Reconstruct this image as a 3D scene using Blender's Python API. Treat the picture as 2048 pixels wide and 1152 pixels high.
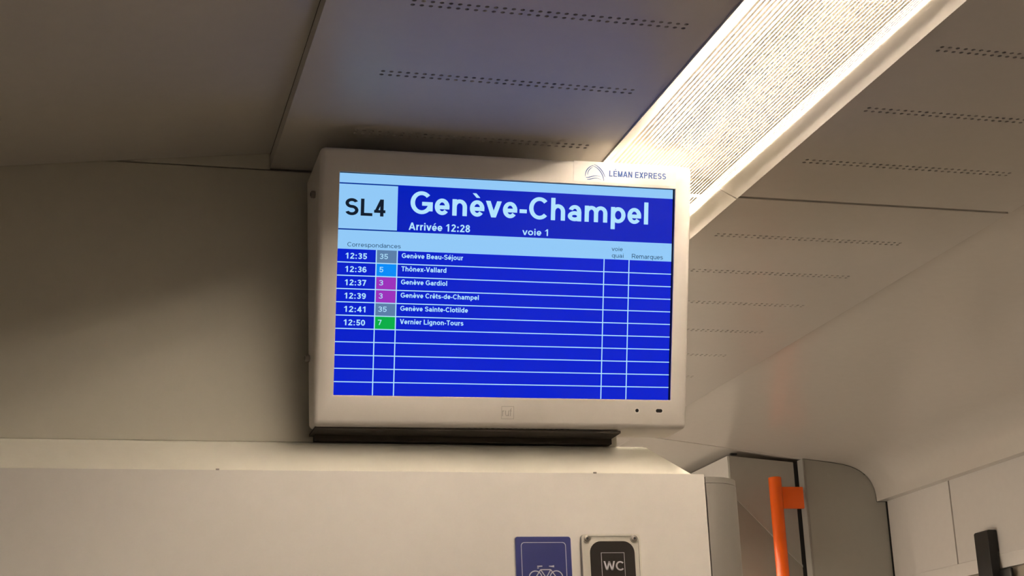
import bpy, bmesh, math, random
from mathutils import Vector, Matrix

# ------------------------------------------------------------------ camera, world, exposure
for o in list(bpy.data.objects):
    bpy.data.objects.remove(o)
scene = bpy.context.scene
COL = scene.collection
EYE = 1.55                                   # camera height above the floor; all z below are given relative to it
cam_d = bpy.data.cameras.new('camera'); cam = bpy.data.objects.new('camera', cam_d); COL.objects.link(cam)
cam_d.sensor_width = 36.0; cam_d.lens = 3145.4 / 2048 * 36.0; cam_d.clip_start = 0.02
yaw, pit, rol = 0.274382, 0.290057, -0.039698
fw = Vector((math.sin(yaw)*math.cos(pit), math.cos(yaw)*math.cos(pit), math.sin(pit)))
r0 = Vector((math.cos(yaw), -math.sin(yaw), 0)); u0 = r0.cross(fw)
rt = math.cos(rol)*r0 + math.sin(rol)*u0; up = -math.sin(rol)*r0 + math.cos(rol)*u0
cam.matrix_world = Matrix(((rt.x, up.x, -fw.x, 0), (rt.y, up.y, -fw.y, 0), (rt.z, up.z, -fw.z, EYE), (0, 0, 0, 1)))
scene.camera = cam
w = bpy.data.worlds.new('world'); scene.world = w; w.use_nodes = True
w.node_tree.nodes['Background'].inputs[0].default_value = (0.02, 0.02, 0.022, 1)
w.node_tree.nodes['Background'].inputs[1].default_value = 1.0
vs = scene.view_settings
vs.view_transform = 'Standard'; vs.look = 'None'; vs.gamma = 1.0; vs.use_curve_mapping = False
vs.exposure = 0.0
LAMP_COLOR = (1.0, 0.835, 0.66)
LAMP_POWER = 192.0

# ------------------------------------------------------------------ materials
def lin(c):
    return tuple((v/255/12.92 if v/255 <= 0.04045 else ((v/255+0.055)/1.055)**2.4) for v in c)

def mat(name, col, rough=0.5, spec=0.5, metal=0.0, noise=0.03, nscale=60.0, bump=0.0, bscale=900.0):
    m = bpy.data.materials.new(name); m.use_nodes = True
    nt = m.node_tree; b = nt.nodes['Principled BSDF']
    b.inputs['Roughness'].default_value = rough
    b.inputs['Metallic'].default_value = metal
    b.inputs['Specular IOR Level'].default_value = spec
    tc = nt.nodes.new('ShaderNodeTexCoord')
    n = nt.nodes.new('ShaderNodeTexNoise'); n.inputs['Scale'].default_value = nscale; n.inputs['Detail'].default_value = 3
    nt.links.new(tc.outputs['Object'], n.inputs['Vector'])
    mx = nt.nodes.new('ShaderNodeMix'); mx.data_type = 'RGBA'
    mx.inputs[6].default_value = tuple(c*(1-noise) for c in col) + (1,)
    mx.inputs[7].default_value = tuple(min(1, c*(1+noise)) for c in col) + (1,)
    nt.links.new(n.outputs['Fac'], mx.inputs[0]); nt.links.new(mx.outputs[2], b.inputs['Base Color'])
    if bump > 0:
        n2 = nt.nodes.new('ShaderNodeTexNoise'); n2.inputs['Scale'].default_value = bscale
        nt.links.new(tc.outputs['Object'], n2.inputs['Vector'])
        bp = nt.nodes.new('ShaderNodeBump'); bp.inputs['Strength'].default_value = bump; bp.inputs['Distance'].default_value = 0.0004
        nt.links.new(n2.outputs['Fac'], bp.inputs['Height']); nt.links.new(bp.outputs[0], b.inputs['Normal'])
    return m

def emit(name, col, strength=1.0, rough=0.3, spec=0.06):
    m = bpy.data.materials.new(name); m.use_nodes = True
    b = m.node_tree.nodes['Principled BSDF']
    b.inputs['Base Color'].default_value = (0.004, 0.004, 0.006, 1)
    b.inputs['Roughness'].default_value = rough; b.inputs['Specular IOR Level'].default_value = spec
    b.inputs['Emission Color'].default_value = tuple(col) + (1,)
    b.inputs['Emission Strength'].default_value = strength
    return m

M = {}
M['ceiling'] = mat('ceiling_lacquer', (0.63, 0.60, 0.56), 0.36, 0.5, bump=0.15)
M['cove'] = mat('cove_lacquer', (0.66, 0.63, 0.585), 0.24, 0.5, bump=0.12)
M['wall'] = mat('wall_laminate', (0.69, 0.665, 0.585), 0.5, 0.4, bump=0.15)
M['panel'] = mat('cabinet_laminate', (0.74, 0.715, 0.69), 0.5, 0.4, bump=0.15)
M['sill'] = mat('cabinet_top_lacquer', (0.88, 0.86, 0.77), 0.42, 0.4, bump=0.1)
M['grey'] = mat('grey_laminate', (0.42, 0.415, 0.385), 0.45, 0.4, bump=0.15)
M['greydark'] = mat('grey_laminate_darker', (0.30, 0.28, 0.25), 0.5, 0.4)
M['floor'] = mat('grey_vinyl_floor', (0.13, 0.12, 0.115), 0.6, 0.3, noise=0.25, nscale=220)
M['alu'] = mat('brushed_aluminium_profile', (0.36, 0.345, 0.32), 0.42, 0.5, metal=0.35, noise=0.05)
M['trim'] = mat('lamp_trim_lacquer', (0.84, 0.81, 0.76), 0.4, 0.5)
M['reflector'] = mat('white_reflector', (0.86, 0.85, 0.83), 0.6, 0.3)
M['case'] = mat('monitor_case_lacquer', (0.77, 0.735, 0.70), 0.42, 0.45, bump=0.12, bscale=1500)
M['casedark'] = mat('monitor_case_embossed', (0.50, 0.475, 0.45), 0.5, 0.4)
M['housing'] = mat('dark_housing_and_shade', (0.045, 0.038, 0.032), 0.7, 0.2)  # mount housing colour, also paints the shade under the case
M['caselight'] = mat('monitor_rim_light', (0.85, 0.83, 0.80), 0.4, 0.5)
M['sticker'] = mat('white_sticker', (0.80, 0.775, 0.76), 0.35, 0.5)
M['logo_blue'] = mat('logo_blue_print', lin((52, 84, 150)), 0.4, 0.4)
M['black'] = mat('black_plastic', (0.006, 0.006, 0.007), 0.45, 0.4)
M['void'] = mat('dark_gap', (0.02, 0.018, 0.016), 0.9, 0.1)
M['steel'] = mat('dark_steel_screw', (0.30, 0.28, 0.26), 0.35, 0.5, metal=0.9)
M['orange'] = mat('orange_powder_coat', (0.95, 0.135, 0.004), 0.2, 0.5)
M['signblue'] = mat('sign_blue', (0.018, 0.024, 0.15), 0.45, 0.25)
M['signwhite'] = mat('sign_white_print', (0.62, 0.62, 0.68), 0.45, 0.4)
M['signplate'] = mat('sign_plate_lacquer', (0.74, 0.72, 0.66), 0.35, 0.5)
M['signblack'] = mat('sign_black', (0.014, 0.011, 0.010), 0.5, 0.2)
M['blind'] = mat('brown_blind', (0.33, 0.29, 0.24), 0.7, 0.3)
# screen colours
M['s_blue'] = emit('screen_blue', (0.0, 0.0125, 0.60))
M['s_head'] = emit('screen_header_blue', (0.0, 0.012, 0.50))
M['s_light'] = emit('screen_light', (0.285, 0.585, 0.93))
M['s_text'] = emit('screen_text', (0.44, 0.76, 0.98))
M['s_dark'] = emit('screen_dark_text', (0.006, 0.012, 0.025))
M['s_navy'] = emit('screen_navy_text', (0.02, 0.075, 0.17))
M['s_line'] = emit('screen_navy_line', (0.0, 0.03, 0.30))
M['s_grey'] = emit('screen_grey', (0.105, 0.21, 0.39))
M['s_sky'] = emit('screen_sky', (0.0, 0.26, 0.95))
M['s_purple'] = emit('screen_purple', (0.33, 0.03, 0.50))
M['s_green'] = emit('screen_green', (0.0, 0.42, 0.062))
M['tube'] = emit('lamp_tube', LAMP_COLOR, LAMP_POWER)

def diffuser_mat(name, t_transp, t_transl, col):
    m = bpy.data.materials.new(name); m.use_nodes = True
    nt = m.node_tree; nt.nodes.remove(nt.nodes['Principled BSDF'])
    out = nt.nodes['Material Output']
    tr = nt.nodes.new('ShaderNodeBsdfTransparent'); tr.inputs[0].default_value = (1, 0.99, 0.97, 1)
    tl = nt.nodes.new('ShaderNodeBsdfTranslucent'); tl.inputs[0].default_value = col + (1,)
    df = nt.nodes.new('ShaderNodeBsdfDiffuse'); df.inputs[0].default_value = col + (1,)
    m1 = nt.nodes.new('ShaderNodeMixShader'); m1.inputs[0].default_value = t_transl
    nt.links.new(df.outputs[0], m1.inputs[1]); nt.links.new(tl.outputs[0], m1.inputs[2])
    m2 = nt.nodes.new('ShaderNodeMixShader'); m2.inputs[0].default_value = t_transp
    nt.links.new(m1.outputs[0], m2.inputs[1]); nt.links.new(tr.outputs[0], m2.inputs[2])
    nt.links.new(m2.outputs[0], out.inputs[0])
    return m
M['rib_clear'] = diffuser_mat('clear_acrylic_flute', 0.85, 0.5, (0.92, 0.90, 0.86))
M['rib_milky'] = diffuser_mat('milky_acrylic_rib', 0.0, 0.013, (0.82, 0.76, 0.64))

# ------------------------------------------------------------------ mesh helpers
def link(name, me, mats, parent=None, smooth=None):
    for m_ in (mats if isinstance(mats, (list, tuple)) else [mats]):
        me.materials.append(m_)
    if smooth is not None:
        for p in me.polygons: p.use_smooth = True
        me.set_sharp_from_angle(angle=math.radians(smooth))
    o = bpy.data.objects.new(name, me); COL.objects.link(o)
    if parent is not None: o.parent = parent
    return o

ROOT = {}
def origin(parent):
    p = parent
    while p is not None and p.parent is not None: p = p.parent
    return Vector(p.location) if p is not None else Vector((0, 0, 0))

def mesh(name, vs_, fs, mats, parent=None, smooth=None, idx=None, recalc=True):
    """vertices in world x, y and z relative to the eye level"""
    of = origin(parent)
    me = bpy.data.meshes.new(name)
    me.from_pydata([(v[0]-of.x, v[1]-of.y, v[2]+EYE-of.z) for v in vs_], [], fs)
    if recalc:
        bm = bmesh.new(); bm.from_mesh(me); bmesh.ops.recalc_face_normals(bm, faces=bm.faces); bm.to_mesh(me); bm.free()
    if idx is not None: me.polygons.foreach_set('material_index', idx)
    me.update()
    return link(name, me, mats, parent, smooth)

def from_bm(name, bm, mats, parent=None, smooth=None, recalc=True):
    of = origin(parent)
    for v in bm.verts: v.co = Vector((v.co.x-of.x, v.co.y-of.y, v.co.z+EYE-of.z))
    if recalc: bmesh.ops.recalc_face_normals(bm, faces=bm.faces)
    me = bpy.data.meshes.new(name); bm.to_mesh(me); bm.free()
    return link(name, me, mats, parent, smooth)

def box_bm(x0, x1, y0, y1, z0, z1, bev=0.0, seg=2):
    bm = bmesh.new()
    bmesh.ops.create_cube(bm, size=1.0)
    for v in bm.verts:
        v.co = Vector(((x0+x1)/2+v.co.x*(x1-x0), (y0+y1)/2+v.co.y*(y1-y0), (z0+z1)/2+v.co.z*(z1-z0)))
    if bev > 0: bmesh.ops.bevel(bm, geom=bm.edges[:], offset=bev, segments=seg, affect='EDGES', profile=0.5)
    return bm
def box(name, b, m, parent=None, bev=0.0, seg=2):
    return from_bm(name, box_bm(*b, bev=bev, seg=seg), m, parent, 40 if bev > 0 else None)

def extrude_y(name, prof, y0, y1, mats, parent=None, smooth=None, closed=True, idx=None, caps=True):
    n = len(prof)
    v = [(x, y0, z) for x, z in prof] + [(x, y1, z) for x, z in prof]
    f = [(i, (i+1) % n, n+(i+1) % n, n+i) for i in range(n if closed else n-1)]
    if closed and caps: f += [tuple(range(n)), tuple(range(2*n-1, n-1, -1))]
    return mesh(name, v, f, mats, parent, smooth, idx, recalc=closed)

def empty(name, loc, label=None, cat=None, group=None, kind=None):
    o = bpy.data.objects.new(name, None); COL.objects.link(o)
    o.location = (loc[0], loc[1], loc[2]+EYE); o.empty_display_size = 0.05
    tag(o, label, cat, group, kind); return o
def tag(o, label=None, cat=None, group=None, kind=None):
    if label: o['label'] = label
    if cat: o['category'] = cat
    if group: o['group'] = group
    if kind: o['kind'] = kind
    return o
def cyl_bm(a, b, r, seg=24, bev=0.0):
    a, b = Vector(a), Vector(b); d = b-a
    bm = bmesh.new()
    bmesh.ops.create_cone(bm, cap_ends=True, segments=seg, radius1=r, radius2=r, depth=d.length)
    if bev > 0:
        es = [e for e in bm.edges if abs(e.verts[0].co.z-e.verts[1].co.z) < 1e-6]
        bmesh.ops.bevel(bm, geom=es, offset=bev, segments=2, affect='EDGES', profile=0.5)
    q = Vector((0, 0, 1)).rotation_difference(d.normalized()).to_matrix().to_4x4()
    bmesh.ops.transform(bm, matrix=Matrix.Translation((a+b)/2) @ q, verts=bm.verts[:])
    return bm

# ------------------------------------------------------------------ key dimensions (metres, from the fitted perspective)
H = 0.700            # ceiling plane
CX = 0.714           # middle of the coach
CEIL_L, CEIL_R = 0.208, 1.233
LAMP_L, LAMP_R = 0.604, 0.824
SEAM = 1.810
WALL_Y = 1.802       # upper wall of the module
PAN_Y = 1.755        # cabinet front
END_Y = 3.43         # end of the compartment on the right
FLOOR = -EYE
Y_NEAR = -6.2
Y_FAR = 6.2
COVE = 0.7175
MOD_Y = 2.16         # rear of the module; the added glowing door is hidden behind it

# ------------------------------------------------------------------ setting: floor and walls
box('floor', (-0.60, 2.05, Y_NEAR, Y_FAR, FLOOR-0.05, FLOOR), M['floor'])['kind'] = 'structure'
box('wall_back', (-0.60, 2.05, Y_NEAR-0.05, Y_NEAR, FLOOR, 0.85), M['wall'])['kind'] = 'structure'
box('wall_far', (-0.60, 2.05, Y_FAR, Y_FAR+0.05, FLOOR, 0.85), M['wall'])['kind'] = 'structure'
box('wall_left', (-0.60, -0.465, Y_NEAR, Y_FAR, FLOOR, 0.85), M['wall'])['kind'] = 'structure'

# two dark windows in the left wall, beside and behind the camera
M['glass'] = mat('dark_window_glass', (0.012, 0.012, 0.014), 0.06, 0.5)
for k, (y0, y1) in enumerate(((-3.85, -2.15), (-1.95, -0.25), (-0.05, 1.65))):
    wn = empty('window_%d' % (k+1), (-0.46, (y0+y1)/2, -0.10), kind='structure')
    box('pane', (-0.4645, -0.4615, y0, y1, -0.60, 0.36), M['glass'], wn)
    for b_ in ((y0-0.04, y0, -0.64, 0.40), (y1, y1+0.04, -0.64, 0.40), (y0+0.0005, y1-0.0005, 0.3605, 0.40), (y0+0.0005, y1-0.0005, -0.64, -0.6005)):
        box('window_frame', (-0.4645, -0.452, *b_), M['grey'], wn, bev=0.002)

# made-up glowing door hidden behind the module, added to light the right side
M['pane'] = emit('added_door_glow', (1.0, 0.84, 0.68), 3.3, 0.1, 0.5)
dr = empty('added_door_1', (-0.455, 3.15, FLOOR), kind='structure')
for y0, y1 in ((2.45, 3.145), (3.155, 3.85)):
    box('added_door_leaf', (-0.4645, -0.455, y0, y1, FLOOR+0.001, -1.0005), M['grey'], dr, bev=0.002)
    box('pane', (-0.4640, -0.460, y0+0.041, y1-0.041, -1.0, 0.36), M['pane'], dr)  # unseen glowing pane, added as fill light
    for b_ in ((y0, y0+0.04, -1.0, 0.40), (y1-0.04, y1, -1.0, 0.40), (y0+0.0405, y1-0.0405, 0.3605, 0.40)):
        box('added_door_frame', (-0.4645, -0.452, *b_), M['grey'], dr, bev=0.002)

# right wall: backing, upper panels above the window, lintel, blind
wr = box('wall_right', (1.900, 2.05, Y_NEAR, Y_FAR, FLOOR, 0.85), M['void']); wr['kind'] = 'structure'
def wp(y0, y1, z0, z1, x=1.886, m='panel', nm='panel'):
    return box(nm, (x, 1.8995, y0, y1, z0, z1), M[m], wr, bev=0.0012)
wp(3.1410, 3.426, 0.374, 0.580)
wp(0.9, 3.1360, 0.374, 0.580)
wp(-6.18, 0.897, 0.374, 0.580)
lint = mesh('lintel', [(1.886, y, 0.3739) for y in (-6.18, 3.426)] + [(1.889, y, 0.345) for y in (-6.18, 3.426)]
     + [(1.8995, y, 0.345) for y in (-6.18, 3.426)] + [(1.8995, y, 0.3739) for y in (-6.18, 3.426)],
     [(0, 1, 3, 2), (2, 3, 5, 4), (4, 5, 7, 6), (6, 7, 1, 0), (0, 2, 4, 6), (1, 7, 5, 3)], M['panel'], wr)
box('roller_blind', (1.896, 1.8998, -6.18, 3.426, -0.55, 0.3445), M['blind'], wr)
box('lower_panel', (1.880, 1.8995, -6.18, 3.426, FLOOR+0.001, -0.551), M['panel'], wr)

# upper wall of the module, behind the monitor
wf = box('wall_front', (-0.464, 0.634, WALL_Y, MOD_Y, 0.3605, 0.697), M['wall'], bev=0.003); wf['kind'] = 'structure'
up_f = box('upper_infill', (-0.464, 0.2075, WALL_Y+0.0005, MOD_Y, 0.6975, 0.735), M['wall'], wf)

# ------------------------------------------------------------------ ceiling
ceil = empty('ceiling', (CX, 0.0, H), kind='structure')

def perforated(name, x0, x1, y0, y1, rows, hx0, hx1, nh, parent):
    p = (hx1-hx0)/(nh-1); r = 0.00235; q = 0.0044
    bm = bmesh.new()
    def quad(a, b, c, d, mi=0):
        f = bm.faces.new([bm.verts.new(t) for t in (a, b, c, d)]); f.material_index = mi
    def rect(ax, bx, ay, by, z=H):
        if bx-ax > 1e-6 and by-ay > 1e-6: quad((ax, ay, z), (ax, by, z), (bx, by, z), (bx, ay, z))
    ycur = y0
    sx0, sx1 = hx0-p/2, hx0+(nh-0.5)*p
    for yc in rows:
        a, b = yc-2*q, yc+2*q
        rect(x0, x1, ycur, a); rect(x0, sx0, a, b); rect(sx1, x1, a, b)
        for ly in (yc-q, yc+q):
            for i in range(nh):
                cx = hx0+i*p
                out = []
                for k in range(8):
                    an = math.pi/8+k*math.pi/4
                    out.append((cx+r*math.cos(an), ly+r*math.sin(an)))
                ring = [bm.verts.new((x, y, H)) for x, y in out]
                top = [bm.verts.new((x, y, H+0.007)) for x, y in out]
                hx, hy = p/2, q
                cor = [bm.verts.new((cx+sx*hx, ly+sy*hy, H)) for sx, sy in ((1, 1), (-1, 1), (-1, -1), (1, -1))]
                # ring index 0,1 upper right ... corner 0 sits between ring 0 and 1
                for c in range(4):
                    a1, a2, a3 = ring[2*c], ring[2*c+1], ring[(2*c+2) % 8]
                    bm.faces.new((cor[c], a2, a1))
                    bm.faces.new((cor[c], cor[(c+1) % 4], a3, a2))
                for k in range(8):
                    f = bm.faces.new((ring[k], ring[(k+1) % 8], top[(k+1) % 8], top[k]))
                f = bm.faces.new(top); f.material_index = 1
        ycur = b
    rect(x0, x1, ycur, y1)
    # sides and top of the sheet
    t = 0.0174
    for (ax, ay), (bx, by) in (((x0, y0), (x1, y0)), ((x1, y0), (x1, y1)), ((x1, y1), (x0, y1)), ((x0, y1), (x0, y0))):
        quad((ax, ay, H), (bx, by, H), (bx, by, H+t), (ax, ay, H+t))
    quad((x0, y0, H+t), (x1, y0, H+t), (x1, y1, H+t), (x0, y1, H+t))
    return from_bm(name, bm, [M['ceiling'], M['void']], parent, recalc=False)

rows_near = [0.85, 1.014, 1.179, 1.343, 1.507, 1.672]
rows_far = [1.962, 2.128, 2.293, 2.460, 2.627, 2.793, 2.960, 3.126]
perforated('ceiling_panel', CEIL_L, LAMP_L, 0.20, SEAM-0.0035, rows_near, 0.291, 0.570, 32, ceil)
perforated('ceiling_panel', LAMP_R, CEIL_R, 0.20, SEAM-0.0035, rows_near, 0.858, 1.144, 32, ceil)
perforated('ceiling_panel', LAMP_R, CEIL_R, SEAM+0.0035, Y_FAR, rows_far, 0.858, 1.144, 32, ceil)
perforated('ceiling_panel', CEIL_L, LAMP_L, SEAM+0.0035, Y_FAR, [], 0.291, 0.570, 32, ceil)
perforated('ceiling_panel', CEIL_L, LAMP_L, Y_NEAR, 0.196, [], 0.291, 0.570, 32, ceil)
perforated('ceiling_panel', LAMP_R, CEIL_R, Y_NEAR, 0.196, [], 0.858, 1.144, 32, ceil)
box('seam_backing', (CEIL_L+0.001, LAMP_L-0.001, SEAM-0.03, SEAM+0.03, H+0.018, H+0.022), M['void'], ceil)
box('seam_backing', (LAMP_R+0.001, CEIL_R-0.001, SEAM-0.03, SEAM+0.03, H+0.018, H+0.022), M['void'], ceil)

# side coves: shallow slope, then a quarter turn down to the lip
def cove_prof(sgn):
    pts = [(1.2335, COVE-0.0), (1.40, 0.6975), (1.56, 0.678), (1.674, 0.664), (1.74, 0.6565)]
    # rounded turn into the lip
    P0, P1, P2 = Vector((1.765, 0.6535)), Vector((1.853, 0.643)), Vector((1.8605, 0.578))
    for i in range(11):
        t = i/10; q = (1-t)**2*P0+2*t*(1-t)*P1+t*t*P2; pts.append((q.x, q.y))
    pts += [(1.8614, 0.5606), (1.888, 0.5606), (1.888, 0.574)]
    # outer side
    pts += [(1.899, 0.574), (1.899, 0.76), (1.2335, 0.76)]
    if sgn < 0:
        pts = [(2*CX-x, z) for x, z in pts]
        pts[0] = (CEIL_L-0.0005, COVE); pts[-1] = (CEIL_L-0.0005, 0.76)
    return pts
for y0, y1 in ((SEAM+0.0015, END_Y), (Y_NEAR, SEAM-0.0015)):
    extrude_y('cove_panel', cove_prof(1), y0, y1, M['cove'], ceil, 30)
extrude_y('cove_panel', cove_prof(-1), Y_NEAR, WALL_Y-0.0005, M['cove'], ceil, 30)
extrude_y('cove_panel', cove_prof(-1), MOD_Y+0.001, Y_FAR, M['cove'], ceil, 30)
# corridor cove beyond the compartment end, set a little higher
extrude_y('cove_panel', [(x, z+0.004) for x, z in [(1.2335, COVE), (1.40, 0.6975), (1.56, 0.678), (1.674, 0.664), (1.88, 0.640), (1.88, 0.76), (1.2335, 0.76)]],
          END_Y+0.012, Y_FAR, M['cove'], ceil)
# pale edge strip at the end of the cove
ep = [(1.2335, COVE-0.001), (1.40, 0.6965), (1.56, 0.677), (1.676, 0.663)]
extrude_y('edge_strip', ep+[(x, z+0.012) for x, z in reversed(ep)], END_Y+0.0005, END_Y+0.0115, M['cove'], ceil)
box('roof_void', (-0.464, 1.899, Y_NEAR, Y_FAR, 0.82, 0.849), M['void'], ceil)

# ------------------------------------------------------------------ ceiling lights
def lamp(y0, y1, label, ty0, ty1):
    root = empty('ceiling_light', (CX, (y0+y1)/2, H), label, 'ceiling light')
    hw = (LAMP_R-LAMP_L)/2
    for s in (-1, 1):
        X = lambda d: CX+s*d
        pr = [(X(hw-0.0005), H-0.0025), (X(0.0875), 0.7085), (X(0.0852), 0.7098), (X(0.0835), 0.7118), (X(0.0835), 0.719), (X(hw-0.0005), 0.719)]
        extrude_y('trim', pr, y0, y1, M['trim'], root, 25)
        extrude_y('reflector_side', [(X(0.0845), 0.7195), (X(0.0800), 0.775), (X(0.0850), 0.775), (X(0.0885), 0.7195)], y0, y1, M['reflector'], root)
    box('housing', (CX-0.085, CX+0.085, y0, y1, 0.7755, 0.785), M['reflector'], root)
    for ye in (y0, y1-0.004):
        box('end_plate', (CX-0.079, CX+0.079, ye, ye+0.004, 0.722, 0.775), M['reflector'], root)
    # ribbed diffuser: tray section, flat bottom with sloping sides
    path = [(CX-0.0834, 0.7122), (CX-0.0575, 0.6985), (CX+0.0575, 0.6985), (CX+0.0834, 0.7122)]
    pts = []; mi = []
    pitch = 0.0045
    for (ax, az), (bx, bz) in zip(path[:-1], path[1:]):
        L = math.hypot(bx-ax, bz-az); flat = abs(az-bz) < 1e-6; n = round(L/pitch) if flat else (7 if ax < CX else 4); g0 = 0.83 if flat else 0.68; nx, nz = (bz-az)/L, -(bx-ax)/L
        for i in range(n):
            for t, h, m_ in ((0.0, 0.0, 1), (0.10, 0.00004, 1), (g0-0.10, 0.00004, 1), (g0, 0.0, 0)):
                tt = (i+t)/n
                pts.append((ax+(bx-ax)*tt+nx*h, az+(bz-az)*tt+nz*h)); mi.append(m_)
    pts.append(path[-1])
    extrude_y('ribbed_diffuser', pts, y0+0.003, y1-0.003, [M['rib_clear'], M['rib_milky']], root, None, closed=False, idx=mi)
    # slim seam bar where two diffusers meet
    for k, xo in enumerate((-0.019, 0.019)):
        t = from_bm('lamp_tube', cyl_bm((CX+xo, ty0, 0.748), (CX+xo, ty1, 0.748), 0.013, 20), M['tube'], root, 40)
        for ye, d in ((ty0, -1), (ty1, 1)):
            from_bm('tube_socket', cyl_bm((CX+xo, ye, 0.748), (CX+xo, ye+d*0.02, 0.748), 0.014, 16), M['reflector'], t, 40)
    return root
lamp(0.20, SEAM-0.0015, 'lit ribbed ceiling light strip running up to the top of the monitor', 0.235, 1.742)
lamp(SEAM+0.0015, 3.42, 'lit ribbed ceiling light strip continuing behind the monitor', 1.86, 3.38)
lamp(-2.38, 0.197, 'lit ribbed ceiling light strip over the seating, joined to the next strip', -2.34, 0.16)
lamp(-6.18, -2.383, 'lit ribbed ceiling light strip at the rear of the coach behind the camera', -6.14, -2.42)
lamp(3.423, 6.18, 'lit ribbed ceiling light strip over the far corridor', 3.46, 6.14)

# ------------------------------------------------------------------ cabinet under the monitor
cab = empty('partition_cabinet', (0.14, 1.9, FLOOR), 'cream partition cabinet with a sloping top edge below the monitor', 'cabinet')
PT = 0.3190
XR = 0.7255
box('front_panel', (-0.464, XR, PAN_Y, PAN_Y+0.02, FLOOR+0.001, PT), M['panel'], cab, bev=0.0008)
box('body', (-0.464, XR+0.005, PAN_Y+0.0205, MOD_Y, FLOOR+0.001, PT-0.02), M['wall'], cab)
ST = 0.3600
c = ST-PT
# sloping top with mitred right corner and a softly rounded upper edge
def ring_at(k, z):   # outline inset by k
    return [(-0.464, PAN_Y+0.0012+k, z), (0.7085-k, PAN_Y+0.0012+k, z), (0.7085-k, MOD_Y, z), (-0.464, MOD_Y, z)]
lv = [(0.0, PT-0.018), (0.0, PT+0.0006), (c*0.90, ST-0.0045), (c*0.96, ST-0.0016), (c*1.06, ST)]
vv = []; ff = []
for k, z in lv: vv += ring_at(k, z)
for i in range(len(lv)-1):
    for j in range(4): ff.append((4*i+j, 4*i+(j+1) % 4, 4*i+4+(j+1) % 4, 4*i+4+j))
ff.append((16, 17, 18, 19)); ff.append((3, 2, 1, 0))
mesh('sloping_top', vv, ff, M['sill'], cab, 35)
# rounded aluminium corner profile with cap
def corner_prof(r, x0):
    pts = [(x0, PAN_Y+0.0005)]
    for i in range(13):
        a = math.pi/2*i/12; pts.append((x0+0.006+r*math.sin(a), PAN_Y+0.0005+r-r*math.cos(a)))
    pts += [(x0+0.006+r, PAN_Y+0.085), (x0, PAN_Y+0.085)]
    return pts
def extrude_z(name, prof, z0, z1, m, parent, smooth=None):
    n = len(prof)
    v = [(x, y, z0) for x, y in prof]+[(x, y, z1) for x, y in prof]
    f = [(i, (i+1) % n, n+(i+1) % n, n+i) for i in range(n)]+[tuple(range(n-1, -1, -1)), tuple(range(n, 2*n))]
    return mesh(name, v, f, m, parent, smooth)
cp = extrude_z('corner_profile', corner_prof(0.050, XR+0.0015), FLOOR+0.001, PT-0.0105, M['alu'], cab, 30)
extrude_z('profile_cap', corner_prof(0.0495, XR+0.0015), PT-0.010, PT-0.003, M['alu'], cp, 30)
for x in (0.1459, 0.587):
    box('clip', (x-0.0018, x+0.0018, PAN_Y-0.0006, PAN_Y+0.003, PT-0.0005, PT+0.0012), M['steel'], cab)

# ------------------------------------------------------------------ signs on the cabinet front
def rrect(x0, x1, z0, z1, r, seg=6):
    pts = []
    for cx, cz, a0 in ((x1-r, z1-r, 0), (x0+r, z1-r, 90), (x0+r, z0+r, 180), (x1-r, z0+r, 270)):
        for i in range(seg+1):
            a = math.radians(a0+90*i/seg); pts.append((cx+r*math.cos(a), cz+r*math.sin(a)))
    return pts
def slab_xz(name, pts, y_front, th, m, parent, smooth=None):
    n = len(pts)
    v = [(x, y_front, z) for x, z in pts]+[(x, y_front+th, z) for x, z in pts]
    f = [tuple(range(n)), tuple(range(2*n-1, n-1, -1))]+[(i, n+i, n+(i+1) % n, (i+1) % n) for i in range(n)]
    return mesh(name, v, f, m, parent, smooth)
def frame_xz(name, outer, inner, y_front, th, m, parent):
    n = len(outer)
    v = [(x, y_front, z) for x, z in outer]+[(x, y_front, z) for x, z in inner]
    v += [(x, y_front+th, z) for x, z in outer]+[(x, y_front+th, z) for x, z in inner]
    f = []
    for i in range(n):
        j = (i+1) % n
        f += [(i, j, n+j, n+i), (2*n+i, 3*n+i, 3*n+j, 2*n+j), (i, 2*n+i, 2*n+j, j), (n+i, n+j, 3*n+j, 3*n+i)]
    return mesh(name, v, f, m, parent)
def px(x): return 0.4854+(x-1029.5)*0.0006045
def pz(y): return 0.2438-(y-1074)*0.0006045
def stroke_faces(bm, pts, wd, to3, closed=False):
    n = len(pts); L = []; Rr = []
    for i in range(n):
        a = Vector(pts[(i-1) % n] if (closed or i > 0) else pts[i]); b = Vector(pts[(i+1) % n] if (closed or i < n-1) else pts[i])
        d = (b-a); d = d.normalized() if d.length > 0 else Vector((1, 0)); nn = Vector((-d.y, d.x))
        wi = wd[i] if isinstance(wd, (list, tuple)) else wd
        p = Vector(pts[i]); L.append(bm.verts.new(to3(p+nn*wi/2))); Rr.append(bm.verts.new(to3(p-nn*wi/2)))
    for i in range(n if closed else n-1):
        j = (i+1) % n; bm.faces.new((L[i], L[j], Rr[j], Rr[i]))

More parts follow.
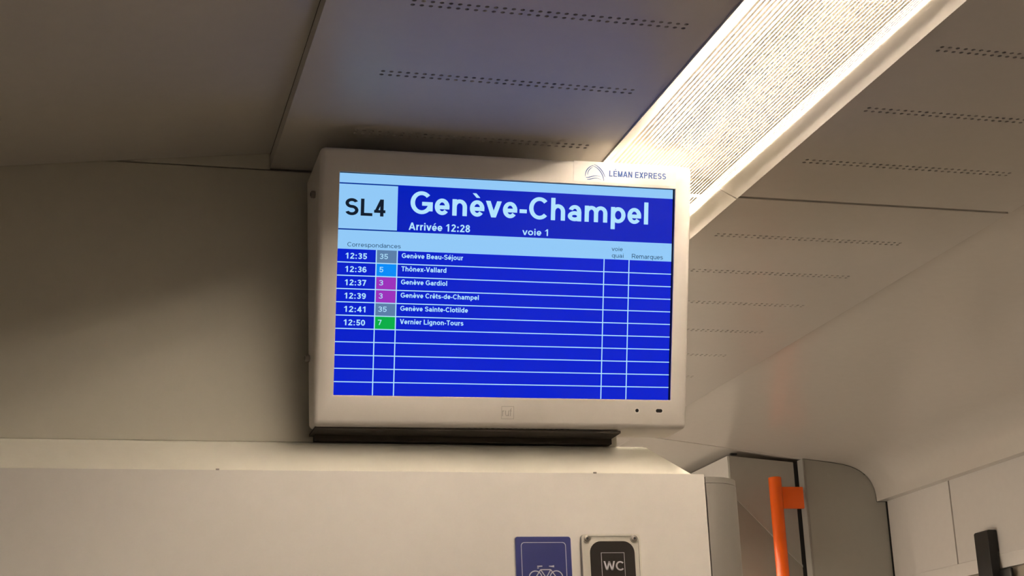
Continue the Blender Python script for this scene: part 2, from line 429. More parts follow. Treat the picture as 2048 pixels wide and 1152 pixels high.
bs = empty('bicycle_sign', (px(1085), PAN_Y, pz(1074)-0.09), 'dark blue sign with white bicycle pictogram on the cabinet front', 'sign')
b0, b1, bz1, bz0 = px(1029.5), px(1140), pz(1074), pz(1074)-0.0885
slab_xz('backing', rrect(b0-0.0006, b1+0.0006, bz0-0.0006, bz1+0.0006, 0.0034), PAN_Y-0.0008, 0.0007, M['signwhite'], bs)
slab_xz('plate', rrect(b0, b1, bz0, bz1, 0.003), PAN_Y-0.0012, 0.0006, M['signblue'], bs)
frame_xz('border_line', rrect(px(1040.5), px(1130), bz0+0.007, pz(1084.2), 0.0042), rrect(px(1041.7), px(1128.8), bz0+0.0077, pz(1085.4), 0.0036), PAN_Y-0.0014, 0.0003, M['signwhite'], bs)
bm = bmesh.new()
t3 = lambda p: (px(p.x), PAN_Y-0.00145, pz(p.y))
for cx_ in (1067.0, 1108.5):
    stroke_faces(bm, [(cx_+12.6*math.cos(a*math.pi/16), 1151.5+12.6*math.sin(a*math.pi/16)) for a in range(32)], 2.0, t3, True)
t3b = lambda p: (px(p.x), PAN_Y-0.00155, pz(p.y))
Hh, Ss, Bb, Rw, Fw = (1077.5, 1136.5), (1097.5, 1136.5), (1088, 1152), (1108.5, 1151.5), (1067, 1151.5)
for a, b in ((Hh, Fw), (Hh, Bb), (Hh, Ss), (Ss, Bb), (Ss, Rw), (Bb, Rw)):
    stroke_faces(bm, [a, b], 1.9, t3b)
stroke_faces(bm, [(1071.0, 1130.2), (1081.2, 1129.8)], 2.2, t3b)
stroke_faces(bm, [(1070.9, 1133.2), (1074.2, 1133.2)], 1.8, t3b)
stroke_faces(bm, [(1094.3, 1130.0), (1100, 1130.4), (1104.6, 1130.2)], [1.6, 2.6, 4.2], t3b)
stroke_faces(bm, [(1084.5, 1152), (1086, 1149.4), (1090, 1149.4), (1091.5, 1152), (1090, 1154.6), (1086, 1154.6)], 2.0, t3b, True)
from_bm('bicycle_pictogram', bm, M['signwhite'], bs)

# grotesque lettering drawn from bars, diagonals and arcs; cap height 1
ADV = {}
for chars, adv_ in (('GM', 800), ('mW', 915), ('CARBN', 722), ('SEXPV', 667), ('LTnhpoqudg', 611), ('eva4sxc0123456789', 556), ('r', 389), ('ft:-', 333), ('lij ', 278)):
    for ch_ in chars: ADV[ch_] = adv_
BASE = {'è': ('e', 'g'), 'é': ('e', 'a'), 'ê': ('e', 'c'), 'ô': ('o', 'c'), 'É': ('E', 'a')}
def glyph(ch, w, wv):
    """list of quad strips (pairs of points) for one character with stem width w, and its advance"""
    acc = None
    if ch in BASE: ch, acc = BASE[ch]
    a = ADV[ch]/716; h = wv*0.84; X = 0.725; out = []
    sb = 0.085
    xl, xr, cx = sb+w/2, a-sb-w/2, a/2
    def R(x0, x1, y0, y1): out.append([((x0, y0), (x1, y0)), ((x0, y1), (x1, y1))])
    def Vb(x, y0, y1): R(x-w/2, x+w/2, y0, y1)
    def Hb(y, x0, x1): R(x0, x1, y-h/2, y+h/2)
    def Dg(x0, y0, x1, y1, k=1.0):
        ln = math.hypot(x1-x0, y1-y0); q = k*w*ln/max(abs(y1-y0), 1e-6)/2
        out.append([((x0-q, y0), (x0+q, y0)), ((x1-q, y1), (x1+q, y1))])
    def E(ex, ey, rx, ry, a0, a1):
        n = max(6, int(abs(a1-a0)/11)); st_ = []
        for i in range(n+1):
            t = math.radians(a0+(a1-a0)*i/n); c_, s_ = math.cos(t), math.sin(t)
            st_.append(((ex+(rx-w/2)*c_, ey+(ry-h/2)*s_), (ex+(rx+w/2)*c_, ey+(ry+h/2)*s_)))
        out.append(st_)
    def bowl(y0, y1, x0=None, x1=None, a0=0, a1=360):
        if ch == 'C': x1 = a-w/2+0.03
        if ch == 'c': x1 = a-w/2+0.01
        x0 = sb*0.55+w/2 if x0 is None else x0; x1 = a-sb*0.55-w/2 if x1 is None else x1
        E((x0+x1)/2, (y0+y1)/2, (x1-x0)/2, (y1-y0)/2-h/2, a0, a1)
    def arch(x0, x1, top):
        r_ = min(0.26, (x1-x0)/2*1.05); E((x0+x1)/2, top-h/2-r_, (x1-x0)/2, r_, 180, 0); Vb(x1, 0, top-h/2-r_)
    def sshape(Y, k=0.0):
        m_ = Y*0.515; rx = (a-1.3*sb-w)/2-k
        y1 = (m_+Y-h/2)/2; y2 = (m_+h/2)/2
        E(cx, y1, rx*0.94, Y-h/2-y1, 22, 180); E(cx, y1, rx*0.94, y1-m_, 180, 262)
        E(cx, y2, rx, m_-y2, 98, 0); E(cx, y2, rx, y2-h/2, 0, -158)
        ln = rx*0.94*0.14
        out.append([((cx-ln-0.02, m_-h/2), (cx-ln-0.02, m_+h/2)), ((cx+ln+0.02, m_-h/2), (cx+ln+0.02, m_+h/2))])
    if ch == 'S': sshape(1.0)
    elif ch == 's': sshape(X)
    elif ch == 'L': Vb(xl, 0, 1); Hb(h/2, xl, a-sb*0.6)
    elif ch == '4':
        xs = a*0.68; Vb(xs, 0, 1); Hb(0.29, 0.05, a-0.03); Dg(0.05+w*0.62, 0.30, xs-w*0.06, 1.0, 0.86)
    elif ch in 'GC':
        bowl(0, 1, a0=42, a1=(360 if ch == 'G' else 318))
        if ch == 'G': Vb(a-sb*0.55-w/2, 0.14, 0.54); Hb(0.54-h/2, cx+0.02, a-sb*0.55)
    elif ch == 'c': bowl(0, X, a0=40, a1=320)
    elif ch == 'e': bowl(0, X, a0=0, a1=322); Hb(X*0.47, sb*0.55+w*0.6, a-sb*0.55-w*0.02)
    elif ch == 'o': bowl(0, X)
    elif ch == '0': bowl(0, 1, 0.055+w/2, a-0.055-w/2)
    elif ch == '8': bowl(0.46, 1, 0.09+w/2, a-0.09-w/2); bowl(0, 0.56, 0.055+w/2, a-0.055-w/2)
    elif ch == '3':
        rx = a/2-0.06-w/2
        E(cx, 0.735, rx*0.92, 0.265-h/2, 160, -90); E(cx, 0.285, rx, 0.285-h/2, 90, -160); Hb(0.53, cx-0.08, cx+0.06)
    elif ch == '5':
        rx = a/2-0.06-w/2
        Hb(1-h/2, 0.14, a-0.08); Dg(0.13+w*0.40, 0.40, 0.18+w*0.45, 1.0, 0.85); E(cx, 0.325, rx, 0.325-h/2, 138, -160)
    elif ch in '69':
        st0 = len(out); bowl(0, 0.63, 0.055+w/2, a-0.055-w/2); E(cx, 0.5, a/2-0.055-w/2, 0.5-h/2, 40, 195)
        if ch == '9':
            for k in range(st0, len(out)): out[k] = [((a-p[0], 1-p[1]), (a-q[0], 1-q[1])) for p, q in out[k]]
    elif ch == '7': Hb(1-h/2, 0.06, a-0.06); Dg(0.30, 0, a-0.06-w*0.58, 1-h/2)
    elif ch == '2':
        E(cx, 0.70, a/2-0.07-w/2, 0.30-h/2, 165, -28); Hb(h/2, 0.05, a-0.06)
        Dg(0.05+w*0.72, h*0.8, a-0.07-w*0.86, 0.60, 0.92)
    elif ch == '1': Vb(a*0.56, 0, 1); Dg(0.15, 0.70, a*0.56-w*0.05, 0.97, 0.72)
    elif ch == ':': Vb(cx, 0, w*1.0); Vb(cx, X-w, X)
    elif ch == '-': Hb(0.335, 0.06, a-0.06)
    elif ch == 'n': Vb(xl, 0, X); arch(xl, xr, X)
    elif ch == 'h': Vb(xl, 0, 1); arch(xl, xr, X)
    elif ch == 'm': Vb(xl, 0, X); arch(xl, cx, X); arch(cx, xr, X)
    elif ch == 'r': Vb(xl, 0, X); E(xl+0.27, X-h/2-0.24, 0.27, 0.24, 180, 82)
    elif ch == 'u':
        Vb(xr, 0, X); r_ = 0.26; E((xl+xr)/2, h/2+r_, (xr-xl)/2, r_, 180, 360); Vb(xl, h/2+r_, X)
    elif ch == 'p': Vb(xl, -0.28, X); bowl(0, X, xl, xr+sb*0.45)
    elif ch == 'q': Vb(xr, -0.28, X); bowl(0, X, xl-sb*0.45, xr)
    elif ch == 'g': Vb(xr, -0.06, X); bowl(0, X, xl-sb*0.45, xr); E((xl+xr)/2, -0.06, (xr-xl)/2, 0.22-h/2, 0, -155)
    elif ch == 'd': Vb(xr, 0, 1); bowl(0, X, xl-sb*0.45, xr)
    elif ch == 'a':
        x1 = xr+0.01; E((xl+x1)/2-0.01, X-h/2-0.20, (x1-xl)/2, 0.20, 162, 0); Vb(x1, 0, X-h/2-0.20)
        bowl(0, 0.45, xl-sb*0.45, x1)
    elif ch == 'l': Vb(cx, 0, 1)
    elif ch == 'i': Vb(cx, 0, X); Vb(cx, 1-h*0.98, 1)
    elif ch == 'j': Vb(cx, -0.10, X); Vb(cx, 1-h*0.98, 1); E(cx-0.15, -0.10, 0.15, 0.18-h/2, 0, -95)
    elif ch == 't': Vb(cx-0.02, 0.16, 0.94); Hb(X-h/2, 0.02, a-0.02); E(cx+0.15, 0.17, 0.17, 0.17-h/2, 180, 285)
    elif ch == 'f': Vb(cx-0.03, 0, 0.80); Hb(X-h/2, 0.02, a-0.02); E(cx+0.15, 0.79, 0.18, 0.21-h/2, 180, 78)
    elif ch == 'v': Dg(0.02+w*0.5, X, cx, 0); Dg(a-0.02-w*0.5, X, cx, 0)
    elif ch == 'V': Dg(0.02+w*0.5, 1, cx, 0); Dg(a-0.02-w*0.5, 1, cx, 0)
    elif ch == 'x': Dg(0.04+w*0.5, X, a-0.04-w*0.5, 0); Dg(a-0.04-w*0.5, X, 0.04+w*0.5, 0)
    elif ch == 'X': Dg(0.04+w*0.5, 1, a-0.04-w*0.5, 0); Dg(a-0.04-w*0.5, 1, 0.04+w*0.5, 0)
    elif ch == 'A': Dg(0.03+w*0.5, 0, cx, 1); Dg(a-0.03-w*0.5, 0, cx, 1); Hb(0.30, a*0.24, a*0.76)
    elif ch == 'T': Hb(1-h/2, 0.04, a-0.04); Vb(cx, 0, 1)
    elif ch == 'E': Vb(xl, 0, 1); Hb(h/2, xl, a-0.07); Hb(0.52, xl, a-0.11); Hb(1-h/2, xl, a-0.08)
    elif ch in 'PRB':
        y0 = 0.46 if ch == 'P' else 0.44
        Vb(xl, 0, 1); xe = a-0.08-w/2
        def lobe(b0, b1, xe_):
            r_ = (b1-b0)/2-h/2; xs = xe_-r_*0.95
            Hb(b1-h/2, xl, xs); Hb(b0+h/2, xl, xs); E(xs, (b0+b1)/2, xe_-xs, r_, 90, -90)
        lobe(y0-0.03, 1, xe-(0.03 if ch == 'B' else 0))
        if ch == 'B': lobe(0, 0.56, xe)
        if ch == 'R': Dg(a-0.03-w*0.55, 0, cx+0.02, y0+0.06)
    elif ch == 'M': Vb(xl, 0, 1); Vb(xr, 0, 1); Dg(xl+w*0.02, 1, cx, 0.0, 0.9); Dg(xr-w*0.02, 1, cx, 0.0, 0.9)
    elif ch == 'N': Vb(xl, 0, 1); Vb(xr, 0, 1); Dg(xl, 1, xr, 0, 0.95)
    elif ch == 'W':
        Dg(0.02+w*0.5, 1, a*0.28, 0, 0.95); Dg(cx, 1, a*0.28, 0, 0.95); Dg(cx, 1, a*0.72, 0, 0.95); Dg(a-0.02-w*0.5, 1, a*0.72, 0, 0.95)
    t = 0.30 if ch == 'E' else 0.0
    if acc == 'g': Dg(cx-0.14, 1.03, cx+0.05, 0.83, 0.62)
    if acc == 'a': Dg(cx+0.14, 1.03+t, cx-0.05, 0.83+t*0.9, 0.62)
    if acc == 'c': Dg(cx-0.13, 0.83, cx, 1.02, 0.6); Dg(cx+0.13, 0.83, cx, 1.02, 0.6)
    return out, a
def lettering(body, left, base, width, caph, to3, m, parent, wt=0.2, name='lettering'):
    stem = wt
    for _ in range(3):
        strips = []; x = 0.0
        for ch in body:
            if ch != ' ':
                g, adv = glyph(ch, stem, wt)
                strips += [[((p[0]+x, p[1]), (q[0]+x, q[1])) for p, q in s_] for s_ in g]
            else: adv = ADV[' ']/716
            x += adv
        xs = [t[0] for s_ in strips for pr_ in s_ for t in pr_]; x0_ = min(xs); sx = width/(max(xs)-x0_)
        stem = wt*caph/sx
    v = []; f = []
    for s_ in strips:
        n0 = len(v)
        for p, q in s_:
            for t in (p, q): v.append(to3((t[0]-x0_)*sx+left, base+t[1]*caph))
        for i in range(len(s_)-1): f.append((n0+2*i, n0+2*i+1, n0+2*i+3, n0+2*i+2))
    return mesh(name, v, f, m, parent, recalc=False)

ws = empty('toilet_sign', (px(1218), PAN_Y, pz(1070)-0.125), 'framed WC sign with black centre and corner screws on the cabinet front', 'sign')
w0, w1, wz1 = 0.5645, 0.6368, 0.2464; wz0 = wz1-0.122
slab_xz('plate', rrect(w0, w1, wz0, wz1, 0.0045), PAN_Y-0.0042, 0.0041, M['signplate'], ws)
frame_xz('raised_rim', rrect(w0, w1, wz0, wz1, 0.0045), rrect(w0+0.0024, w1-0.0024, wz0+0.0024, wz1-0.0024, 0.0030), PAN_Y-0.0054, 0.0012, M['signplate'], ws)
slab_xz('black_field', rrect(px(1176.5), px(1267.0), wz0+0.008, pz(1083.5), 0.0135, 8), PAN_Y-0.0047, 0.0005, M['signblack'], ws)
frame_xz('thin_frame', [(px(1198.3), pz(1105.3)), (px(1245.8), pz(1105.3)), (px(1245.8), wz0+0.02), (px(1198.3), wz0+0.02)],
         [(px(1199.2), pz(1106.2)), (px(1244.9), pz(1106.2)), (px(1244.9), wz0+0.0206), (px(1199.2), wz0+0.0206)], PAN_Y-0.0049, 0.0002, M['signwhite'], ws)
lettering('WC', px(1202.5), pz(1140.0), px(1243.0)-px(1202.5), 0.0110, lambda x, z: (x, PAN_Y-0.0050, z), M['signwhite'], ws, 0.19)
for sx in (px(1171.3), px(1267.8)):
    for sz in (pz(1078.5), wz0+0.0055):
        boss = from_bm('screw_boss', cyl_bm((sx, PAN_Y-0.0055, sz), (sx, PAN_Y-0.0040, sz), 0.0050, 20, 0.0004), M['signplate'], ws, 40)
        sc = from_bm('screw', cyl_bm((sx, PAN_Y-0.0064, sz), (sx, PAN_Y-0.0054, sz), 0.0038, 20, 0.0006), M['steel'], ws, 40)
        from_bm('socket', cyl_bm((sx, PAN_Y-0.0067, sz), (sx, PAN_Y-0.0063, sz), 0.0016, 6), M['black'], sc)

# ------------------------------------------------------------------ monitor
O = Vector((0.271763, 1.669153, 0.648385))
U = Vector((0.99998, -0.001162, 0.006195)); V = Vector((0.006282, 0.263589, -0.964615)); N = Vector((0.000512, -0.964634, -0.263591))
def S(u, v, d=0.0):                           # millimetres on the front plane, d towards the viewer
    p = O+U*(u/1000)+V*(v/1000)+N*(d/1000); return (p.x, p.y, p.z)
mon = empty('information_monitor', (0.475, 1.735, 0.362), 'cream passenger information monitor showing blue connections timetable, mounted under the ceiling', 'monitor')
fu0, fu1, fv0, fv1 = -23.2, 429.3, -28.9, 289.3
REAR_L, REAR_R = 1.772, 1.8005            # the rear follows the wall on the right
bm = bmesh.new()
fo = [bm.verts.new(S(u, v)) for u, v in ((fu0, fv0), (fu1, fv0), (fu1, fv1), (fu0, fv1))]
fi = [bm.verts.new(S(u, v)) for u, v in ((-0.3, 0), (408, 0), (408, 255), (-0.3, 255))]
fj = [bm.verts.new(S(u, v, -2.0)) for u, v in ((-0.3, 0), (408, 0), (408, 255), (-0.3, 255))]
re = [bm.verts.new((v.co.x, REAR_L if v.co.x < 0.4 else REAR_R, v.co.z)) for v in fo]
for i in range(4):
    j = (i+1) % 4
    bm.faces.new((fo[i], fo[j], fi[j], fi[i])); bm.faces.new((fi[i], fi[j], fj[j], fj[i]))
    bm.faces.new((fo[i], re[i], re[j], fo[j]))
bm.faces.new(re)
bm.edges.ensure_lookup_table()
oe = [e for e in bm.edges if (e.verts[0] in fo and e.verts[1] in fo) or (e.verts[0] in fo and e.verts[1] in re) or (e.verts[0] in re and e.verts[1] in fo)]
ie = [e for e in bm.edges if e.verts[0] in fi and e.verts[1] in fi]
bmesh.ops.bevel(bm, geom=oe, offset=0.0064, segments=6, affect='EDGES', profile=0.5)
ie = [e for e in ie if e.is_valid]
bmesh.ops.bevel(bm, geom=ie, offset=0.0010, segments=2, affect='EDGES', profile=0.5)
case = from_bm('case', bm, M['case'], mon, 50)
# black recess behind the opening
A = [(-0.3, 0), (408, 0), (408, 255), (-0.3, 255)]
bv = [S(u, v, -2.0) for u, v in A]+[S(u, v, -7.2) for u, v in A]
mesh('screen_recess', bv, [(0, 1, 5, 4), (1, 2, 6, 5), (2, 3, 7, 6), (3, 0, 4, 7), (4, 5, 6, 7)], M['black'], mon, recalc=False)
# bright panel
scr = None
def srect(name, u0_, u1_, v0_, v1_, m, d=-6.0, parent=None):
    v = [S(u0_, v0_, d), S(u1_, v0_, d), S(u1_, v1_, d), S(u0_, v1_, d)]
    return mesh(name, v, [(0, 3, 2, 1)], M[m], parent, recalc=False)
TOP, BOT, LFT, RGT = 0.6, 254.9, 0.0, 407.1
n8 = [S(u, v, d) for d in (-6.0, -7.0) for u, v in ((LFT, TOP), (RGT, TOP), (RGT, BOT), (LFT, BOT))]
scr = mesh('screen', n8, [(0, 3, 2, 1), (4, 5, 6, 7), (0, 1, 5, 4), (1, 2, 6, 5), (2, 3, 7, 6), (3, 0, 4, 7)], M['s_blue'], mon)
def sr(name, *a, d=-5.95): return srect(name, *a, d=d, parent=scr)
sr('screen_band', LFT, RGT, TOP, 11.6, 's_light')
sr('screen_line', LFT, 69.0, 11.6, 13.1, 's_line')
sr('line_number_field', LFT, 68.7, 13.1, 64.3, 's_light')
sr('title_field', 69.0, RGT, 11.6, 65.7, 's_head')
sr('screen_line', LFT, 69.0, 64.3, 65.8, 's_line')
sr('screen_band', LFT, RGT, 65.8, 87.7, 's_light')
T0, RH = 87.7, 15.21
for i in range(1, 11):
    v = T0+RH*i; sr('table_line', LFT, RGT, v-0.55, v+0.55, 's_text', d=-5.88)
for u in (45.5, 70.0, 321.4, 353.0):
    sr('table_line', u-0.6, u+0.6, T0, BOT, 's_text', d=-5.86)
for i, cname in enumerate(('s_grey', 's_sky', 's_purple', 's_purple', 's_grey', 's_green')):
    sr('line_colour_field', 46.1, 69.4, T0+RH*i+(0.55 if i else 0), T0+RH*(i+1)-0.55, cname, d=-5.92)
to3 = lambda u, v: S(u, -v, -5.8)
def st(body, u, v, wd, ch, m='s_text', wt=0.2, name='lettering'):
    return lettering(body, u, -v, wd, ch, to3, M[m], scr, wt, name)
st('SL4', 8.0, 48.9, 46.6, 19.6, 's_dark', 0.205)
st('Genève-Champel', 83.8, 44.0, 292.2, 26.6)
st('Arrivée 12:28', 82.4, 62.9, 73.1, 8.7)
st('voie 1', 219.0, 63.1, 31.6, 7.9)
st('Correspondances', 11.6, 84.8, 62.2, 4.9, 's_navy', 0.14)
st('voie', 330.6, 77.5, 13.9, 5.0, 's_navy', 0.14)
st('quai', 331.0, 85.4, 14.8, 5.0, 's_navy', 0.14)
st('Remarques', 356.4, 85.5, 39.7, 5.4, 's_navy', 0.14)
for i, (tm, nb, nw, dest, dw) in enumerate((('12:35', '35', 9.5, 'Genève Beau-Séjour', 72.9), ('12:36', '5', 4.5, 'Thônex-Vallard', 53.3),
        ('12:37', '3', 4.8, 'Genève Gardiol', 54.6), ('12:39', '3', 4.7, 'Genève Crêts-de-Champel', 93.0),
        ('12:41', '35', 9.7, 'Genève Sainte-Clotilde', 80.3), ('12:50', '7', 4.2, 'Vernier Lignon-Tours', 75.4))):
    st(tm, 9.5, 98.8+15.27*i, 25.1, 6.7, 's_text', 0.215)
    st(nb, 49.5, 97.8+15.22*i, nw, 6.0, 's_text', 0.16)
    st(dest, 75.2, 95.8+15.25*i, dw, 5.7, 's_text', 0.2)
# logo sticker
pv = [S(u, v, d) for d in (0.35, 0.0) for u, v in ((278.5, -27.6), (408.2, -27.6), (408.2, -3.3), (278.5, -3.3))]
stk = mesh('logo_sticker', pv, [(0, 3, 2, 1), (4, 5, 6, 7), (0, 1, 5, 4), (1, 2, 6, 5), (2, 3, 7, 6), (3, 0, 4, 7)], M['sticker'], mon)
lettering('LÉMAN EXPRESS', 323.1, 10.9, 72.4, 7.2, lambda u, v: S(u, -v, 0.42), M['logo_blue'], stk, 0.205)
bm = bmesh.new()
def bez(p0, p1, p2, p3, n=14):
    o = []
    for i in range(n+1):
        t = i/n; o.append(tuple((1-t)**3*p0[k]+3*t*(1-t)**2*p1[k]+3*t*t*(1-t)*p2[k]+t**3*p3[k] for k in (0, 1)))
    return o
def wds(n, a, b): return [a*math.sin(math.pi*min(1, max(0.08, (i+0.6)/(n+1.2))))**0.5*(1-i/n)+b*math.sin(math.pi*min(0.92, (i+0.6)/(n+1.2)))**0.5*(i/n) for i in range(n+1)]
l3 = lambda p: S(p.x, p.y, 0.42)
# two arcs over the top right, two on the left, two waves underneath
for pts, a, b in ((bez((293.4, -9.6), (292.6, -16.0), (297.0, -21.5), (303.0, -23.2)), 1.2, 1.0),
                  (bez((296.2, -11.5), (295.8, -16.0), (298.8, -19.6), (302.4, -21.0)), 1.1, 0.8),
                  (bez((303.6, -24.4), (310.5, -22.5), (316.0, -16.0), (317.9, -9.8)), 1.0, 1.3),
                  (bez((301.4, -22.6), (309.0, -22.0), (316.2, -13.0), (316.4, -5.4)), 0.8, 1.4),
                  (bez((293.9, -8.6), (300.0, -7.6), (303.5, -13.0), (312.6, -10.0)), 1.4, 0.6),
                  (bez((295.4, -6.4), (301.5, -5.4), (304.5, -10.6), (313.6, -6.2)), 1.4, 0.5)):
    stroke_faces(bm, pts, wds(len(pts)-1, a, b), l3)
from_bm('logo_emblem', bm, M['logo_blue'], stk)
# embossed maker mark, sensor holes
def sframe(name, u0_, u1_, v0_, v1_, t, d, m, parent):
    o = [(u0_, v0_), (u1_, v0_), (u1_, v1_), (u0_, v1_)]; i_ = [(u0_+t, v0_+t), (u1_-t, v0_+t), (u1_-t, v1_-t), (u0_+t, v1_-t)]
    v = [S(a, b, d) for a, b in o]+[S(a, b, d) for a, b in i_]
    return mesh(name, v, [(k, 4+k, 4+(k+1) % 4, (k+1) % 4) for k in range(4)], m, parent, recalc=False)
sframe('embossed_frame', 197.6, 212.8, 264.9, 279.8, 0.55, 0.12, M['casedark'], mon)
lettering('ruf', 198.6, -276.4, 11.6, 9.0, lambda u, v: S(u, -v, 0.12), M['casedark'], mon, 0.10, 'embossed_lettering')
def disc(name, cu_, cv_, ru, rv, d, m, parent, flat=0.0):
    pts = []
    for k in range(24):
        a = k*math.pi/12; x = math.cos(a); y = math.sin(a)
        pts.append((cu_+x*ru+(flat if x > 0 else -flat), cv_+y*rv))
    v = [S(a, b, d) for a, b in pts]+[S(a, b, -0.5) for a, b in pts]
    return mesh(name, v, [tuple(reversed(range(24)))]+[(k, (k+1) % 24, 24+(k+1) % 24, 24+k) for k in range(24)], m, parent)
rim = disc('sensor_rim', 365.5, 268.3, 3.6, 3.6, 0.15, M['caselight'], mon)
disc('sensor_hole', 365.4, 267.8, 2.1, 2.1, 0.3, M['black'], rim)
rim = disc('sensor_rim', 393.5, 268.4, 3.0, 3.2, 0.15, M['caselight'], mon, 2.2)
disc('sensor_hole', 393.4, 267.8, 2.1, 2.1, 0.3, M['black'], rim, 2.0)
# small vent slots along the lower edge
bm = bmesh.new()
zb = S(0, fv1)[2]+0.0008
for i in range(24):
    u = 118.8+i*(282.0-118.8)/23
    p = S(u, 289.3); x = p[0]; zz = p[2]-0.00012; y0_ = p[1]+0.0075
    bm.faces.new([bm.verts.new(t) for t in ((x-0.0017, y0_, zz), (x+0.0017, y0_, zz), (x+0.0017, y0_+0.0016, zz), (x-0.0017, y0_+0.0016, zz))])
vs_o = from_bm('vent_slots', bm, M['black'], mon); vs_o['kind'] = 'stuff'
# screws: two on the left flank, two bolts under the case
for y_, z_ in ((1.708, 0.633), (1.757, 0.450)):
    sc = from_bm('side_screw', cyl_bm((0.2435, y_, z_), (0.2490, y_, z_), 0.0042, 16, 0.001), M['steel'], mon, 40)
    from_bm('socket', cyl_bm((0.2431, y_, z_), (0.2437, y_, z_), 0.0025, 6), M['black'], sc)
for x_ in (0.3316, 0.6129):
    from_bm('bottom_bolt', cyl_bm((x_, 1.7645, 0.3672), (x_, 1.7645, 0.3739), 0.0055, 6), M['black'], mon, 40)
# dark wall mount; plate and lip paint the shade between case and sill
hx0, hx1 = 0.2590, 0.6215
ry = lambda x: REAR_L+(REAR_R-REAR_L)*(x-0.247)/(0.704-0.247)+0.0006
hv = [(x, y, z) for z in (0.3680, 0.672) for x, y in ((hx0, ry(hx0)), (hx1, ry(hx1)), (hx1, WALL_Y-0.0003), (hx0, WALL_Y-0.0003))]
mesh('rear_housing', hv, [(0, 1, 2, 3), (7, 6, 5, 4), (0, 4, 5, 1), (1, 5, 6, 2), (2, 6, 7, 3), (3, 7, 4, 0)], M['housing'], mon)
box('shade_lip', (hx0, hx1, 1.7880, WALL_Y-0.0005, 0.3607, 0.3671), M['housing'], mon)
box('shade_plate', (0.2545, hx1, 1.7535, WALL_Y-0.0004, 0.3672, 0.3702), M['housing'], mon)

# ------------------------------------------------------------------ compartment end on the right
pp = [(1.6745, FLOOR+0.001), (1.6745, 0.6632), (1.74, 0.6555)]
P0, P1, P2 = Vector((1.765, 0.6525)), Vector((1.8525, 0.642)), Vector((1.860, 0.578))
pp += [tuple((1-t)**2*P0+2*t*(1-t)*P1+t*t*P2) for t in [i/10 for i in range(11)]]
pp += [(1.861, 0.5598), (1.8885, 0.5598), (1.8885, FLOOR+0.001)]
ecp = empty('end_partition', (1.78, END_Y, FLOOR), 'grey partition panel with a curved top corner beside the orange rail', 'partition')
n = len(pp)
v = [(x, END_Y+0.001, z) for x, z in pp]+[(x, END_Y+0.03, z) for x, z in pp]
mesh('panel', v, [tuple(range(n)), tuple(range(2*n-1, n-1, -1))]+[(i, n+i, n+(i+1) % n, (i+1) % n) for i in range(n)], M['grey'], ecp)
box('edge_profile', (1.6745, 1.6795, END_Y-0.0015, END_Y+0.0008, FLOOR+0.001, 0.6600), M['alu'], ecp, bev=0.0015)
box('black_seal', (1.8845, 1.8882, END_Y-0.003, END_Y+0.0008, FLOOR+0.001, 0.5596), M['black'], ecp)

cc = empty('wall_corridor', (1.6, 4.6, FLOOR), kind='structure')
CB = 3.465
extrude_y('body', [(1.4950, FLOOR+0.001), (1.879, FLOOR+0.001), (1.879, 0.6290), (1.4950, 0.6745)], CB, 6.1, M['panel'], cc)
mesh('front_panel', [(1.4975, CB-0.004, FLOOR+0.002), (1.6640, CB-0.004, FLOOR+0.002), (1.6640, CB-0.004, 0.6600), (1.4975, CB-0.004, 0.6740),
      (1.4975, CB-0.0003, FLOOR+0.002), (1.6640, CB-0.0003, FLOOR+0.002), (1.6640, CB-0.0003, 0.6600), (1.4975, CB-0.0003, 0.6740)],
     [(0, 1, 2, 3), (7, 6, 5, 4), (0, 4, 5, 1), (1, 5, 6, 2), (2, 6, 7, 3), (3, 7, 4, 0)], M['grey'], cc)
dz = lambda x: 0.5790-(x-1.4975)*1.035
mesh('lower_panel', [(1.4980, CB-0.0052, -0.3), (1.6640, CB-0.0052, -0.3), (1.6640, CB-0.0052, dz(1.664)), (1.4980, CB-0.0052, dz(1.498)),
      (1.4980, CB-0.0041, -0.3), (1.6640, CB-0.0041, -0.3), (1.6640, CB-0.0041, dz(1.664)), (1.4980, CB-0.0041, dz(1.498))],
     [(0, 1, 2, 3), (7, 6, 5, 4), (0, 4, 5, 1), (1, 5, 6, 2), (2, 6, 7, 3), (3, 7, 4, 0)], M['greydark'], cc)
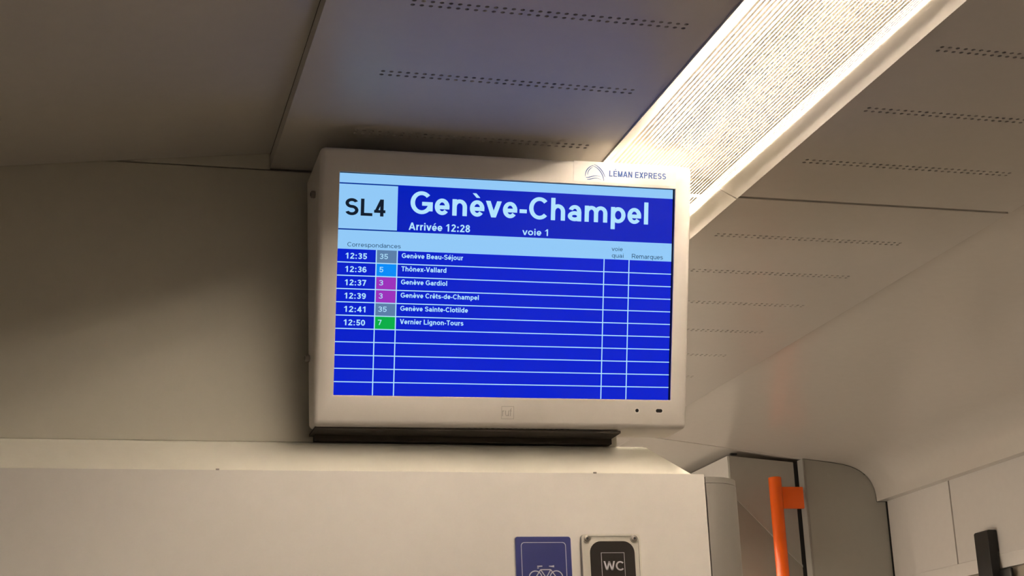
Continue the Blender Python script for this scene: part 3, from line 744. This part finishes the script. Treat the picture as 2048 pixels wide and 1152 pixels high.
mesh('diagonal_trim', [(x, CB-y, dz(x)+q) for y in (0.0075, 0.0043) for x, q in ((1.498, 0.0004), (1.664, 0.0004), (1.664, 0.0058), (1.498, 0.0058))],
     [(0, 1, 2, 3), (7, 6, 5, 4), (0, 4, 5, 1), (1, 5, 6, 2), (2, 6, 7, 3), (3, 7, 4, 0)], M['grey'], cc)
box('black_seal', (1.6645, 1.6820, CB-0.0045, CB-0.0003, FLOOR+0.001, 0.6560), M['black'], cc)
box('gap_cap', (1.500, 1.516, CB-0.012, CB-0.0045, 0.6750, 0.6790), M['black'], cc)

# orange grab rail with its bracket
gr = empty('grab_rail', (1.579, 3.39, FLOOR), 'orange vertical grab rail with flat bracket at the corridor', 'grab rail')
rail = from_bm('rail', cyl_bm((1.579, 3.39, FLOOR+0.001), (1.579, 3.39, 0.6100), 0.0152, 32, 0.002), M['orange'], gr, 40)
box('bracket', (1.590, 1.6480, 3.386, 3.394, 0.5360, 0.5875), M['orange'], gr, bev=0.0015)
box('bracket_foot', (1.6420, 1.6480, 3.3942, 3.4590, 0.5560, 0.5780), M['orange'], gr, bev=0.001)

# black coat hook on the right wall
hk = empty('coat_hook', (1.87, 2.985, 0.30), 'black plastic coat hook on the wall under the ceiling cove', 'coat hook')
HY0, HY1, HX0 = 2.968, 3.022, 1.862
pr = [(HX0, 0.300), (HX0, 0.4225), (HX0+0.003, 0.4260), (1.8835, 0.4260), (1.8850, 0.4240), (1.8850, 0.3815), (1.8825, 0.3775), (1.8825, 0.300)]
nn_ = len(pr)
bmv = [(x, HY0, z) for x, z in pr]+[(x, HY1, z) for x, z in pr]
o = mesh('stem', bmv, [tuple(range(nn_)), tuple(range(2*nn_-1, nn_-1, -1))]+[(i, nn_+i, nn_+(i+1) % nn_, (i+1) % nn_) for i in range(nn_)], M['black'], hk)
bm = bmesh.new(); bm.from_mesh(o.data); bmesh.ops.bevel(bm, geom=bm.edges[:], offset=0.0012, segments=2, affect='EDGES', profile=0.5); bm.to_mesh(o.data); bm.free()
box('back_plate', (1.8795, 1.8858, 2.925, 3.045, 0.270, 0.342), M['black'], hk, bev=0.003, seg=3)
